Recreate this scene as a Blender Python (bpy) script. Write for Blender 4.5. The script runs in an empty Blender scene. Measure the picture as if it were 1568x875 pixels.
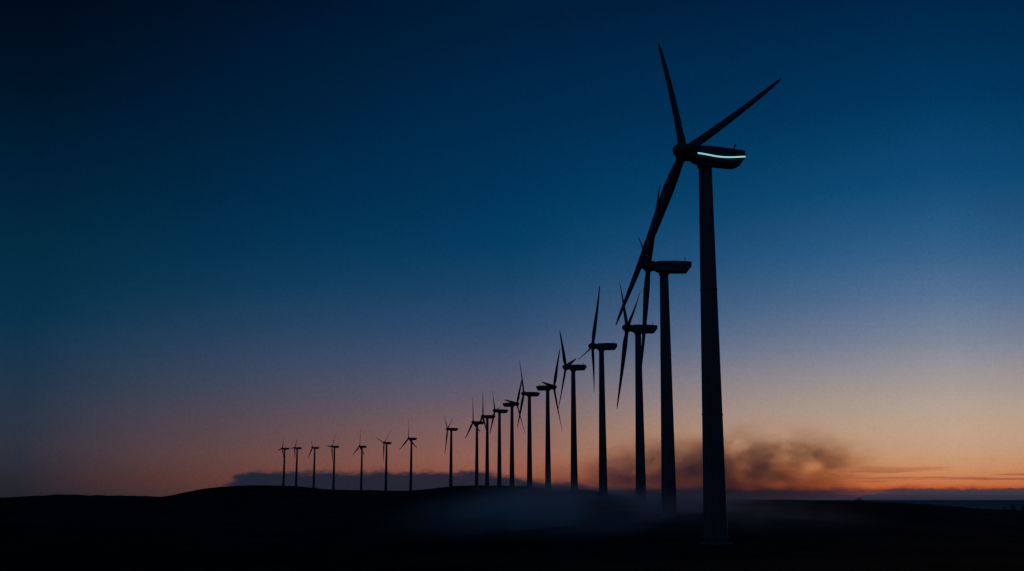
import bpy, bmesh, math, random
import numpy as np
from mathutils import Vector, Matrix, noise
random.seed(4)
ZE=1.8                     # eye height of the photographer above local ground
scene=bpy.context.scene
col=scene.collection

def lin(c):
    return tuple(((v/255)/12.92 if v/255<=0.04045 else ((v/255+0.055)/1.055)**2.4) for v in c)

# ------------------------------------------------------------------ node helpers
class NT:
    def __init__(s,nt): s.nt=nt; s.n=nt.nodes; s.l=nt.links
    def new(s,t,**k):
        n=s.n.new(t)
        for a,b in k.items(): setattr(n,a,b)
        return n
    def put(s,sock,v):
        if isinstance(v,bpy.types.NodeSocket): s.l.new(v,sock)
        else: sock.default_value=v
    def m(s,op,a,b=0.0,c=0.0,clamp=False):
        n=s.new('ShaderNodeMath',operation=op,use_clamp=clamp)
        s.put(n.inputs[0],a); s.put(n.inputs[1],b); s.put(n.inputs[2],c)
        return n.outputs[0]
    def rng(s,v,a,b,c=0.0,d=1.0,smooth=False):
        n=s.new('ShaderNodeMapRange',interpolation_type='SMOOTHSTEP' if smooth else 'LINEAR')
        s.put(n.inputs[0],v); s.put(n.inputs[1],a); s.put(n.inputs[2],b); s.put(n.inputs[3],c); s.put(n.inputs[4],d)
        return n.outputs[0]
    def mix(s,f,a,b,bt='MIX'):
        n=s.new('ShaderNodeMix',data_type='RGBA',blend_type=bt)
        s.put(n.inputs[0],f); s.put(n.inputs[6],a); s.put(n.inputs[7],b)
        return n.outputs[2]
    def noise(s,vec,scale,detail=4,rough=.5):
        n=s.new('ShaderNodeTexNoise'); s.put(n.inputs['Vector'],vec)
        n.inputs['Scale'].default_value=scale; n.inputs['Detail'].default_value=detail; n.inputs['Roughness'].default_value=rough
        return n.outputs['Fac']
    def comb(s,x,y,z):
        n=s.new('ShaderNodeCombineXYZ'); s.put(n.inputs[0],x); s.put(n.inputs[1],y); s.put(n.inputs[2],z); return n.outputs[0]
    def vmap(s,vec,loc=(0,0,0),scale=(1,1,1)):
        n=s.new('ShaderNodeMapping'); s.put(n.inputs[0],vec); n.inputs[1].default_value=loc; n.inputs[3].default_value=scale; return n.outputs[0]

# ------------------------------------------------------------------ sky (world)
world=bpy.data.worlds.new("World"); scene.world=world; world.use_nodes=True
w=NT(world.node_tree); w.n.clear()
tc=w.new('ShaderNodeTexCoord'); sep=w.new('ShaderNodeSeparateXYZ'); w.l.new(tc.outputs['Generated'],sep.inputs[0])
X,Y,Z=sep.outputs
az=w.m('MULTIPLY',w.m('ARCTAN2',X,Y),57.29578)
el=w.m('MULTIPLY',w.m('ARCSINE',Z),57.29578)
SUNAZ=20.0
d0=w.m('ABSOLUTE',w.m('SUBTRACT',az,SUNAZ))
d=w.m('MINIMUM',d0,w.m('SUBTRACT',360.0,d0))
t=w.m('SQRT',w.m('DIVIDE',w.m('MAXIMUM',el,0.0),90.0))
def ramp(stops):
    n=w.new('ShaderNodeValToRGB'); cr=n.color_ramp; cr.interpolation='LINEAR'
    while len(cr.elements)>1: cr.elements.remove(cr.elements[-1])
    first=True
    for e,c in stops:
        pos=math.sqrt(e/90.0)
        if first: el_=cr.elements[0]; el_.position=pos; first=False
        else: el_=cr.elements.new(pos)
        el_.color=(*lin(c),1)
    w.l.new(t,n.inputs[0]); return n.outputs[0]
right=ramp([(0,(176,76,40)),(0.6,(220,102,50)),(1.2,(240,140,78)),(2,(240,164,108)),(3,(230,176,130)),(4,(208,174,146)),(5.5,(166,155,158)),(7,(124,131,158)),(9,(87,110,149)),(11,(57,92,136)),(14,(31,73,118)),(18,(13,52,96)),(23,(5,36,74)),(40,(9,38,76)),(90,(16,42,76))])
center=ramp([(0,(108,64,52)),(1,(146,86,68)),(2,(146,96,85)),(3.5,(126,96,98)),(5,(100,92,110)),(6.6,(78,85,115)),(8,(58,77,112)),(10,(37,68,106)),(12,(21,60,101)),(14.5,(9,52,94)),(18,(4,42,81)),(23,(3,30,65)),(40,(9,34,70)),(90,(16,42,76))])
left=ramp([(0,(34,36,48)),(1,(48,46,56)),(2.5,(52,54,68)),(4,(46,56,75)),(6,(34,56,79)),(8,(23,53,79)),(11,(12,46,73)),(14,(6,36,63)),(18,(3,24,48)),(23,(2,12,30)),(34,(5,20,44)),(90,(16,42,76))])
back=ramp([(0,(62,62,78)),(10,(56,62,86)),(30,(30,46,76)),(90,(16,42,76))])  # unseen sky behind camera; brightened, like the zenith stops, to add ambient fill
c1=w.mix(w.rng(d,0,20),right,center)
c2=w.mix(w.rng(d,20,42),c1,left)
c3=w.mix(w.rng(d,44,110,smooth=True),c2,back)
# distant low cloud bank (left) and thin streaks by the sunset (right), in direction space
p2=w.comb(w.m('MULTIPLY',az,1.0),w.m('MULTIPLY',el,3.0),0.0)
nb=w.noise(p2,0.7,6,.6)
top=w.m('ADD',w.rng(az,-13.9,-11.8,0.62,1.3,True),w.m('MULTIPLY',w.m('SUBTRACT',nb,.5),1.0))
top=w.m('MULTIPLY',top,w.rng(az,-2.5,5,1.0,0.4,True))
bank=w.m('MULTIPLY',w.rng(w.m('SUBTRACT',top,el),-.14,.18,0,1,True),w.rng(az,-14.1,-12.6,0,1,True))
c4=w.mix(w.m('MULTIPLY',bank,.94),c3,(*lin((31,39,58)),1))
ps=w.comb(w.m('MULTIPLY',az,.22),w.m('MULTIPLY',el,5.0),3.7)
ns=w.noise(ps,1.0,5,.55)
st=w.m('MULTIPLY',w.rng(ns,.5,.62,0,1,True),w.m('MULTIPLY',w.rng(az,13,17,0,1,True),w.rng(el,1.9,1.0,0,1,True)))
c5=w.mix(w.m('MULTIPLY',st,.6),c4,(*lin((116,74,70)),1))
nh_=w.noise(w.comb(w.m('MULTIPLY',az,.6),0.0,1.3),1.0,6,.65)
htop=w.m('ADD',w.rng(az,12,19,-.1,.47,True),w.m('MULTIPLY',w.m('SUBTRACT',nh_,.5),.6))
hz=w.rng(w.m('SUBTRACT',htop,el),-.03,.05,0,1,True)
hcol=w.mix(w.rng(el,0,.4,0,1,True),(*lin((46,48,64)),1),(*lin((70,61,74)),1))
c6=w.mix(w.m('MULTIPLY',hz,.94),c5,hcol)
na=w.noise(w.vmap(tc.outputs['Generated'],scale=(1,1,2)),5,3)
c7=w.mix(1.0,c6,w.mix(na,(.93,.93,.93,1),(1.07,1.07,1.07,1)),'MULTIPLY')
nf=w.noise(tc.outputs['Generated'],520,2,.6)          # film-like grain painted into the sky colour
c8=w.mix(1.0,c7,w.mix(nf,(.87,.87,.87,1),(1.13,1.13,1.13,1)),'MULTIPLY')
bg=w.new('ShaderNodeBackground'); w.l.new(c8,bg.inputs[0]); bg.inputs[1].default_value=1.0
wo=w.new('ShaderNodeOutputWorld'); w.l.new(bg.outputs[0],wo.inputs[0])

# ------------------------------------------------------------------ camera
cam=bpy.data.cameras.new("camera"); camo=bpy.data.objects.new("camera",cam); col.objects.link(camo)
F=1850.0; pitch=math.atan(328/F)
cam.sensor_width=36; cam.lens=36*F/1568; cam.clip_end=200000; cam.clip_start=.1
camo.location=(0,0,ZE); camo.rotation_euler=(math.pi/2+pitch,0,0); scene.camera=camo

# faint afterglow sun, just above the horizon at the sunset point
sun=bpy.data.lights.new("sun","SUN"); sun.energy=.05; sun.angle=math.radians(3); sun.color=(1,.55,.3)
so=bpy.data.objects.new("sun",sun); col.objects.link(so)
sd=Vector((math.sin(math.radians(SUNAZ)),math.cos(math.radians(SUNAZ)),math.sin(math.radians(1.0))))
so.rotation_euler=sd.to_track_quat('Z','Y').to_euler()

# ------------------------------------------------------------------ materials
def mat(name,build):
    m=bpy.data.materials.new(name); m.use_nodes=True; k=NT(m.node_tree); k.n.clear()
    out=k.new('ShaderNodeOutputMaterial'); build(k,out); return m
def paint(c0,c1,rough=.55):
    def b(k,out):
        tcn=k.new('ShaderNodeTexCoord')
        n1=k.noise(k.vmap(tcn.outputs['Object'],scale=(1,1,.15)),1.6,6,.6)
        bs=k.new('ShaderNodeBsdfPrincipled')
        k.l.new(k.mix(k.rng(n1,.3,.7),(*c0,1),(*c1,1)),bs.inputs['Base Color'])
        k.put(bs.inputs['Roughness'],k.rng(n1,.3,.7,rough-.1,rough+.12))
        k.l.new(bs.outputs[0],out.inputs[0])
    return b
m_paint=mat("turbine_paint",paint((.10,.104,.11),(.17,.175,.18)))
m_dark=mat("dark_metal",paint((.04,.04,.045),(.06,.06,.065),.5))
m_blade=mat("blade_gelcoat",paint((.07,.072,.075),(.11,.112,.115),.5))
def led(k,out):
    e=k.new('ShaderNodeEmission'); e.inputs[0].default_value=(.13,.93,.92,1); e.inputs[1].default_value=1.2
    k.l.new(e.outputs[0],out.inputs[0])
m_led=mat("cyan_led",led)
def grd(k,out):
    g=k.new('ShaderNodeNewGeometry'); P=g.outputs['Position']
    n1=k.noise(P,.02,8,.65); n2=k.noise(k.vmap(P,scale=(1,.5,1)),.35,8,.75)
    c=k.mix(k.rng(n1,.38,.62),(.02,.024,.016,1),(.10,.085,.055,1))
    c=k.mix(k.m('MULTIPLY',k.rng(n2,.4,.6),.75),c,(.012,.013,.009,1))
    bs=k.new('ShaderNodeBsdfPrincipled'); k.l.new(c,bs.inputs['Base Color']); bs.inputs['Roughness'].default_value=1
    bs.inputs['Specular IOR Level'].default_value=.05
    bp=k.new('ShaderNodeBump'); bp.inputs['Strength'].default_value=1; bp.inputs['Distance'].default_value=.9
    k.l.new(n2,bp.inputs['Height']); k.l.new(bp.outputs[0],bs.inputs['Normal'])
    k.l.new(bs.outputs[0],out.inputs[0])
m_ground=mat("moor_grass",grd)
def mst(k,out):
    g=k.new('ShaderNodeNewGeometry'); P=g.outputs['Position']
    n1=k.noise(k.vmap(P,scale=(.6,.12,1)),.003,7,.65)
    bs=k.new('ShaderNodeBsdfDiffuse'); c=k.mix(k.rng(n1,.4,.6),(.16,.15,.15,1),(.50,.46,.44,1)); k.l.new(c,bs.inputs[0])
    gl=k.new('ShaderNodeBsdfGlossy'); gl.inputs['Roughness'].default_value=.95; gl.inputs['Color'].default_value=(.4,.36,.36,1)
    mx=k.new('ShaderNodeMixShader'); mx.inputs[0].default_value=.2
    k.l.new(bs.outputs[0],mx.inputs[1]); k.l.new(gl.outputs[0],mx.inputs[2]); k.l.new(mx.outputs[0],out.inputs[0])
m_mist=mat("valley_mist",mst)

# ------------------------------------------------------------------ terrain
def pchip(x,y,xn):     # y: (n,k)
    h=np.diff(x)[:,None]; dl=np.diff(y,axis=0)/h
    dd=np.zeros_like(y)
    w1=2*h[1:]+h[:-1]; w2=h[1:]+2*h[:-1]
    with np.errstate(all='ignore'):
        hm=(w1+w2)/(w1/dl[:-1]+w2/dl[1:])
    ok=(dl[:-1]*dl[1:]>0); dd[1:-1]=np.where(ok,hm,0); dd[0]=dl[0]; dd[-1]=dl[-1]
    i=np.clip(np.searchsorted(x,xn)-1,0,len(x)-2); t=((xn-x[i])/(x[i+1]-x[i]))[:,None]; hh=(x[i+1]-x[i])[:,None]
    return (2*t**3-3*t**2+1)*y[i]+(t**3-2*t**2+t)*hh*dd[i]+(-2*t**3+3*t**2)*y[i+1]+(t**3-t**2)*hh*dd[i+1]
# columns: tangent of bearing; rows: distance north; values: drop below eye level in 1/1850 units of distance
A=np.array([-.417,-.369,-.29,-.247,-.21,-.175,-.151,-.118,-.087,-.062,-.040,.0085,.051,.104,.165,.275,.417])
R=np.array([142,222,320,390,470,600,800,1000,1250,1600,3000.,6000])
D=np.array([
[70,65,55,47,41,35,27,20,12,5,4,-3],
[70,64,55,47,41,34,25,18,9,3,3,-7],
[70,64,54,46,40,32,22,12,1,-2,2,-4],
[70,63,53,45,39,30,18,5,-11,-16,0,0],
[70,63,53,45,38,29,16,2,-17,-21.5,0,3],
[70,62,52,43,36,26,13,0,-17,-20,2,4],
[69,60,49,40,32,22,9,-3,-15,-15,3,4],
[69,58,46,36,28,17,4,-8,-13.5,-13,4,4],
[69,57,43,34,25,15,1,-10,-14,-10,5,5],
[69,55,39,28,20,9,-5,-17,-15,-10,5,5],
[68,53,35,23,14,2,-12,-20.5,-16,-9,5,5],
[68,47,23,9,0,-13,-19,-20,-15,-5,7,6],
[67,39,13,1,-14,-13,-9,-5,0,5,10,8],
[67,29,5,-3,-2,5,11,13,13,13,13,9],
[67,19,3,0,3,10,14,14,14,14,14,9],
[71,30,7,2,5,13,17,18,18,18,16,9],
[80,50,28,18,19,24,28,28,26,22,17,9]],float)
zt=-(D/1850)*R[None,:]
rows=np.concatenate([[0,20,60],R,[8000,70000]])
ztab=np.concatenate([np.tile([-1.8,-2.5,-3.6],(len(A),1)),zt,np.full((len(A),2),-60.)],axis=1)
s_f=np.linspace(0,math.log(70001),1500)
dense=pchip(rows,ztab.T,np.exp(s_f)-1)
a_f=np.linspace(A[0],A[-1],300)
grid=pchip(A,dense.T,a_f).T
def hgt(x,y):
    r=math.hypot(x,y); th=math.atan2(x,y)
    tc_=max(-.394,min(.394,th)); yy=r*math.cos(tc_); a=math.tan(tc_)
    fi=min(1498.999,math.log(yy+1)/s_f[-1]*1499); i=int(fi); u=fi-i
    fj=max(0,min(298.999,(a-A[0])/(A[-1]-A[0])*299)); j=int(fj); v=fj-j
    z=(grid[i,j]*(1-u)+grid[i+1,j]*u)*(1-v)+(grid[i,j+1]*(1-u)+grid[i+1,j+1]*u)*v
    bl=min(1,max(0,(abs(th)-.5)/1.0)); bl=bl*bl*(3-2*bl)
    zb=-1.8-4*(1-math.exp(-r/200))+6*noise.fractal(Vector((x*.002,y*.002,0)),1,2,4)*min(1,r/400)
    z=z*(1-bl)+zb*bl
    z+=.5*noise.fractal(Vector((x*.03,y*.03,3)),1,2,5)*min(1,r/80)+ .0018*r**.95*noise.fractal(Vector((x*.005,y*.005,7)),1,2,6)*(1 if r<6500 else 0)
    return z+ZE
fine=np.radians(np.arange(-27,27.001,.14)); coarse=np.radians(np.arange(30,331,3.0))
th=np.concatenate([fine,coarse]); rs=np.concatenate([np.exp(np.linspace(math.log(1.5),math.log(3500),200)),[4000,4500,5000,5500,6000,6500,7000,9000,15000,30000,70000]])
verts=[(0,0,hgt(0,.01))]; faces=[]
n=len(th)
for r in rs:
    for t_ in th:
        x=r*math.sin(t_); y=r*math.cos(t_); verts.append((x,y,hgt(x,y)))
for j in range(n): faces.append((0,1+(j+1)%n,1+j))
for i in range(len(rs)-1):
    for j in range(n):
        a=1+i*n+j; b=1+i*n+(j+1)%n; faces.append((a,b,b+n,a+n))
def mkmesh(name,verts,faces,m,smooth=True):
    me=bpy.data.meshes.new(name); me.from_pydata([tuple(v) for v in verts],[],faces); me.materials.append(m)
    if smooth: me.polygons.foreach_set('use_smooth',[True]*len(me.polygons))
    me.update(); return me
g=bpy.data.objects.new("ground",mkmesh("ground",verts,faces,m_ground)); col.objects.link(g)
# sea of valley mist filling the lowland beyond the hill
mv=[];mf=[];na_=300
mr=[1500,1700,1900,2200,2500,2900,3500,4200,5000,6200,8000,11000,15000,30000,70000]
for r in mr:
    for k in range(na_):
        a=math.radians(-30+ 80*k/(na_-1)); x=r*math.sin(a); y=r*math.cos(a)
        mv.append((x,y,ZE-15+6*noise.fractal(Vector((x*.0022,y*.0022,1)),1,2,5)))
for i in range(len(mr)-1):
    for k in range(na_-1):
        q=i*na_+k; mf.append((q,q+1,q+1+na_,q+na_))
mo=bpy.data.objects.new("valley_mist",mkmesh("valley_mist",mv,mf,m_mist)); col.objects.link(mo)

# scrub and far trees on the crests: clumps of small leaf-sized faces on short stems
def leafmat(k,out):
    bs=k.new('ShaderNodeBsdfDiffuse'); g_=k.new('ShaderNodeNewGeometry')
    k.l.new(k.mix(k.noise(g_.outputs['Position'],.8,3),(.03,.04,.02,1),(.07,.075,.04,1)),bs.inputs[0]); k.l.new(bs.outputs[0],out.inputs[0])
m_leaf=mat("heather_leaves",leafmat)
def clump(v,f,x,y,h,wd,nl,ls):
    z0=hgt(x,y)
    for s in range(3):
        o=len(v); dx=random.uniform(-.2,.2)*wd; dy=random.uniform(-.2,.2)*wd; r=h*.03
        v+= [(x-r,y,z0-.3),(x+r,y,z0-.3),(x+dx,y+dy,z0+h*.8)]; f.append((o,o+1,o+2))
    for _ in range(nl):
        u=random.random(); ang=random.uniform(0,6.28); rr=wd*.5*math.sqrt(random.random())*(1-.55*abs(u-.35))
        c=Vector((x+rr*math.cos(ang),y+rr*math.sin(ang),z0+h*u*random.uniform(.75,1.05)))
        d1=Vector((random.gauss(0,1),random.gauss(0,1),random.gauss(0,1))).normalized()*ls; d2=d1.orthogonal().normalized()*ls*.5
        o=len(v); v+=[tuple(c-d1),tuple(c+d2),tuple(c+d1),tuple(c-d2)]; f.append((o,o+1,o+2,o+3))
v=[];f=[]
for _ in range(320):
    a=random.uniform(-.43,.43); y=random.choice([random.uniform(330,450),random.uniform(330,450),random.uniform(850,1500)])
    h=random.uniform(.25,.8)*(1.5 if y>800 else 1); clump(v,f,a*y,y,h,h*random.uniform(1.5,4),40,h*.16)
clump(v,f,.283*395,395,1.2,2.4,80,.16)
sc=bpy.data.objects.new("heather_scrub",mkmesh("heather_scrub",v,f,m_leaf,False)); col.objects.link(sc)
v=[];f=[]
for _ in range(18):
    y=random.uniform(400,450); a=random.uniform(.404,.45); h=random.uniform(.9,2.4); clump(v,f,a*y,y,h,h*.9,160,h*.07)
sc=bpy.data.objects.new("distant_trees",mkmesh("distant_trees",v,f,m_leaf,False)); col.objects.link(sc)

# ------------------------------------------------------------------ turbine parts
def loft(sections,close=True):
    v=[];f=[];n=len(sections[0])
    for s in sections: v+=s
    for i in range(len(sections)-1):
        for j in range(n):
            a=i*n+j;b=i*n+(j+1)%n; f.append((a,b,b+n,a+n))
    if close:
        f.append(tuple(range(n))[::-1]); f.append(tuple(range((len(sections)-1)*n,len(sections)*n)))
    return v,f
def join(parts):
    v=[];f=[]
    for pv,pf in parts:
        o=len(v); v+=pv; f+=[tuple(i+o for i in q) for q in pf]
    return v,f
def fixn(me):
    bm=bmesh.new(); bm.from_mesh(me); bmesh.ops.recalc_face_normals(bm,faces=bm.faces); bm.to_mesh(me); bm.free()
# blade, 23 m, span +Z, chord X, axis Y
def blade_mesh(pitch_deg,wk=1.0):
    st=[(0.5,.50,1.0),(1.3,.50,.98),(2.2,.60,.80),(3.4,.80,.56),(4.8,.90,.46),(7,.85,.42),(10,.75,.38),(13,.63,.36),(16,.52,.35),(19,.40,.35),(21,.31,.35),(22.2,.22,.35),(22.8,.13,.35),(23,.05,.35)]
    secs=[]
    for z,hc,tr in st:
        tw=-math.radians(pitch_deg+16*(1-min(1,z/20)))
        if z>1.5: hc*=wk
        s=[]
        for k in range(20):
            a=2*math.pi*k/20; cx=math.cos(a)
            shape=max(0,1-z/3.4)
            yy=math.sin(a)*hc*tr*(1.0 if shape>0.3 else (0.55+.45*(cx*.5+.5)))
            xx=cx*hc-(hc-.5)*.45*(1 if z>1.5 else 0)
            s.append((xx*math.cos(tw)-yy*math.sin(tw),xx*math.sin(tw)+yy*math.cos(tw)+.0012*z*z,z))
        secs.append(s)
    v,f=loft(secs); me=mkmesh("blade",v,f,m_blade); fixn(me); return me
B=blade_mesh(8,1.08); B2=blade_mesh(30,.92)
def hub_mesh():
    prof=[(-1.25,.75),(-1.0,.95),(-.3,1.02),(.3,.98),(.8,.82),(1.15,.55),(1.35,.25),(1.4,.02)]
    secs=[[(r*math.cos(a),y,r*math.sin(a)) for a in [2*math.pi*k/28 for k in range(28)]] for y,r in prof]
    parts=[loft(secs)]
    for i in range(3):
        an=i*2*math.pi/3; b=Vector((math.sin(an),0,math.cos(an))); tt=Vector((math.cos(an),0,-math.sin(an)))
        s=[]
        for z,r in ((.4,.6),(1.12,.6),(1.2,.54)):
            s.append([tuple(b*z+tt*(r*math.cos(q))+Vector((0,1,0))*(r*math.sin(q))) for q in [2*math.pi*k/20 for k in range(20)]])
        parts.append(loft(s))
    v,f=join(parts); me=mkmesh("hub",v,f,m_blade); fixn(me); return me
H=hub_mesh()
# nacelle local: Y forward, Z up, origin on tower axis at hub height
NS=[(2.0,.62,.45,-.62),(1.75,.85,.62,-.9),(1.1,1.05,.78,-1.2),(0,1.17,.82,-1.36),(-2.2,1.18,.80,-1.38),(-3.9,1.15,.75,-1.38),(-4.25,1.13,.73,-1.34),(-4.95,1.08,.66,-.45),(-5.05,1.0,.6,-.3)]
def box(x0,x1,y0,y1,z0,z1):
    v=[(x,y,z) for x in (x0,x1) for y in (y0,y1) for z in (z0,z1)]
    return v,[(0,1,3,2),(4,6,7,5),(0,4,5,1),(2,3,7,6),(0,2,6,4),(1,5,7,3)]
def nac_mesh():
    secs=[]
    for y,hw,zt_,zb in NS:
        s=[];zc=(zt_+zb)/2;hh=(zt_-zb)/2
        for k in range(40):
            a=2*math.pi*k/40; c,sn=math.cos(a),math.sin(a); e=.26
            s.append((hw*math.copysign(abs(c)**e,c),y,zc+hh*math.copysign(abs(sn)**e,sn)))
        secs.append(s)
    parts=[loft(secs)]
    def tube(x,y,z0,z1,r): 
        return loft([[(x+r*math.cos(2*math.pi*k/10),y+r*math.sin(2*math.pi*k/10),z) for k in range(10)] for z in (z0,z1)])
    parts.append(tube(-.3,-3.95,.6,1.5,.06)); parts.append(box(-.65,.05,-3.98,-3.92,1.15,1.2)); parts.append(tube(-.62,-3.95,1.2,1.4,.07))
    parts.append(box(-.4,.4,-2.6,-1.4,.7,.9))
    parts.append(loft([[ (r*math.cos(2*math.pi*k/28),r*math.sin(2*math.pi*k/28),z) for k in range(28)] for z,r in ((-1.75,.86),(-1.7,.95),(-1.45,1.0),(-1.3,1.0))]))
    v,f=join(parts); me=mkmesh("nacelle",v,f,m_paint); fixn(me)
    try: me.set_sharp_from_angle(angle=math.radians(28))
    except Exception: pass
    return me
N=nac_mesh()
def tower_mesh(h,rt=.78,rb=1.42):
    prof=[];nz=16
    for i in range(nz+1):
        u=i/nz; prof.append((-2+ (h+2)*u, rb+(rt-rb)*u))
    secs=[[(r*math.cos(2*math.pi*k/40),r*math.sin(2*math.pi*k/40),z) for k in range(40)] for z,r in prof]
    parts=[loft(secs)]
    for u in (.33,.66):
        z=h*u; r=rb+(rt-rb)*u
        parts.append(loft([[(q*math.cos(2*math.pi*k/40),q*math.sin(2*math.pi*k/40),zz) for k in range(40)] for zz,q in ((z-.08,r+.005),(z-.06,r+.035),(z+.06,r+.035),(z+.08,r+.005))]))
    parts.append(loft([[(q*math.cos(2*math.pi*k/40),q*math.sin(2*math.pi*k/40),zz) for k in range(40)] for zz,q in ((-2,1.95),(.1,1.95),(.16,1.9),(.17,1.35))]))
    v,f=join(parts); me=mkmesh("tower",v,f,m_paint); fixn(me)
    me.polygons.foreach_set('use_smooth',[len(p.vertices)<6 for p in me.polygons]); return me
def door_mesh(rb=1.42):
    secs=[]
    for z in (.9,3.0):
        row=[]
        for k in range(9):
            a=-math.pi/2+(-.32+.08*k); row.append((rb*math.cos(a),rb*math.sin(a),z))
        secs.append(row)
    outer=[[(x*1.03,y*1.03,z) for x,y,_ in row] for z,row in zip((.9,3.0),secs)]
    v1=loft([secs[0]+outer[0][::-1],secs[1]+outer[1][::-1]])
    st=[box(-.5,.5,-1.3-(4-i)*.3,-1.2,.05+.17*i,.217+.17*i) for i in range(4)]
    v,f=join([v1]+st); me=mkmesh("door",v,f,m_dark,False); fixn(me); return me
DR=door_mesh()

# x, y, hub z above eye, side, yaw, rotor tilt, phase, rotor radius
T=[(23.5,142.2,41.5,1,71,11.5,33,23.0),(28.4,221.9,43.1,1,90,4,302,20.8),(33.5,318.4,45.0,1,86,4.7,286,22.0),
(28.8,386.7,48.8,1,103,7,11,21),(23.5,462.4,50.2,1,106,6.2,313,18.3),(16,542.2,49.7,-1,73,1.4,329,21.9),
(8.7,603.7,52.2,1,77,.8,25,20),(0,659.7,51.3,-1,68,4.4,327,18.8),(-7.5,727.1,52.6,1,75,4.4,34,15.7),
(-16,787.2,53.3,1,77,-1.6,349,16),(-25,866.8,54.4,1,69,1.3,5,19.1),(-46.1,922.8,52.9,1,74,3.2,53,19.8),
(-90.9,1100.1,54.5,1,56,.7,1,19),(-124.4,1207.9,55.6,1,56,6.6,312,18.9),(-162.3,1318.4,56.7,1,59,3.4,358,19.2),
(-192.1,1318,56.7,1,61,5.9,326,19),(-220.1,1359.4,57.2,1,52,1.1,24,14.2),(-239.7,1359.4,56.9,1,61,6.8,330,14.2),
(-257.7,1381.1,57.2,1,61,2,337,14.9)]
for idx,(x,y,z,s,yaw,ti,ph,Rr) in enumerate(T):
    yaw=math.radians(yaw); ti=math.radians(ti); ph=math.radians(ph); z=z+ZE
    gz=hgt(x,y)
    root=bpy.data.objects.new("wind_turbine" ,None); root.location=(x,y,gz); root.empty_display_size=3; col.objects.link(root)
    def add(name,me,M):
        o=bpy.data.objects.new(name,me); col.objects.link(o); o.parent=root; o.matrix_local=M; return o
    hh=z-gz
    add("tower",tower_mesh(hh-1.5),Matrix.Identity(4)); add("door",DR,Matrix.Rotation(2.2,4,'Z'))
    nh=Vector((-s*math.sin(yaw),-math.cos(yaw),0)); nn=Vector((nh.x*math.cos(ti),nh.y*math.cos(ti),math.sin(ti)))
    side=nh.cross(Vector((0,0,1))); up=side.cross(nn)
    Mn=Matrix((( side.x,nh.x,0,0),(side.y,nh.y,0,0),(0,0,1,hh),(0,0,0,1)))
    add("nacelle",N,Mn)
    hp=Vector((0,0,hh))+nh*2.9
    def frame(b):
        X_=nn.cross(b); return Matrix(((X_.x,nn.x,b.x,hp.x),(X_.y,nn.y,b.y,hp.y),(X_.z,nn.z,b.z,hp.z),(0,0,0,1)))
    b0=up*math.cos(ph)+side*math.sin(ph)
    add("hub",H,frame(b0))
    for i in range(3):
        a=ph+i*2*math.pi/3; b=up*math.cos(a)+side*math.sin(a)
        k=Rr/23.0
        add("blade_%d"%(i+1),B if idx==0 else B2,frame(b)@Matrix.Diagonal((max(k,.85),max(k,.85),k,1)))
    if idx==0:   # cyan light strip along the nacelle flank
        v=[];f=[];n_=24
        for i in range(n_+1):
            u=i/n_; yy=1.45-6.4*u
            hw=np.interp(yy,[q[0] for q in NS[::-1]],[q[1] for q in NS[::-1]])
            zc=-.30-.30*math.sin(math.pi*u)**1.2+.12*u
            hg=.075
            for (dx,dz) in ((-.02,-hg),(.05,-hg),(.05,hg),(-.02,hg)):
                v.append((-(hw+dx),yy,zc+dz))
        for i in range(n_):
            for j in range(4):
                a=i*4+j;b_=i*4+(j+1)%4; f.append((a,b_,b_+4,a+4))
        f.append((0,1,2,3)); f.append((n_*4,n_*4+1,n_*4+2,n_*4+3))
        me=mkmesh("light_strip",v,f,m_led); fixn(me); add("light_strip",me,Mn)

# ------------------------------------------------------------------ fog volumes
def fog(name,loc,size,dens,nscale,thr,rot=0,colr=(.97,.96,.98),seed=0.0,anis=.45,soft=.16):
    bm=bmesh.new(); bmesh.ops.create_icosphere(bm,subdivisions=3,radius=1.0)
    me=bpy.data.meshes.new(name); bm.to_mesh(me); bm.free()
    o=bpy.data.objects.new(name,me); o.location=loc; o.scale=size; o.rotation_euler=(0,0,rot); col.objects.link(o)
    def b(k,out):
        t_=k.new('ShaderNodeTexCoord'); O=t_.outputs['Object']; g_=k.new('ShaderNodeNewGeometry')
        ln=k.new('ShaderNodeVectorMath',operation='LENGTH'); k.l.new(O,ln.inputs[0])
        fall=k.rng(ln.outputs['Value'],.15,1.0,1,0,True)
        nz=k.noise(k.vmap(g_.outputs['Position'],loc=(seed,seed*.7,0),scale=(1,1,1.6)),nscale,5,.6)
        nn_=k.rng(nz,thr-soft,thr+soft,0,1,True)
        dn=k.m('MULTIPLY',k.m('MULTIPLY',fall,nn_),dens)
        pv=k.new('ShaderNodeVolumePrincipled'); pv.inputs['Color'].default_value=(*colr,1); pv.inputs['Anisotropy'].default_value=anis
        k.l.new(dn,pv.inputs['Density']); k.l.new(pv.outputs[0],out.inputs['Volume'])
    o.data.materials.append(mat(name,b)); return o
fog("fog_bank",(66,490,ZE+5),(76,80,19),.028,.045,.5,seed=3,soft=.1)
fog("fog_bank",(26,350,ZE-2),(62,100,9),.045,.05,.5,seed=9,soft=.09)
fog("fog_bank",(20,230,ZE-4),(50,90,7),.03,.06,.5,seed=5,soft=.1)
fog("smoke_plume",(108,520,ZE+15),(58,34,20),.07,.055,.5,seed=21,colr=(.8,.72,.73),soft=.09)
fog("smoke_plume",(62,540,ZE+14),(38,30,18),.045,.06,.5,seed=33,colr=(.8,.74,.78),soft=.09)
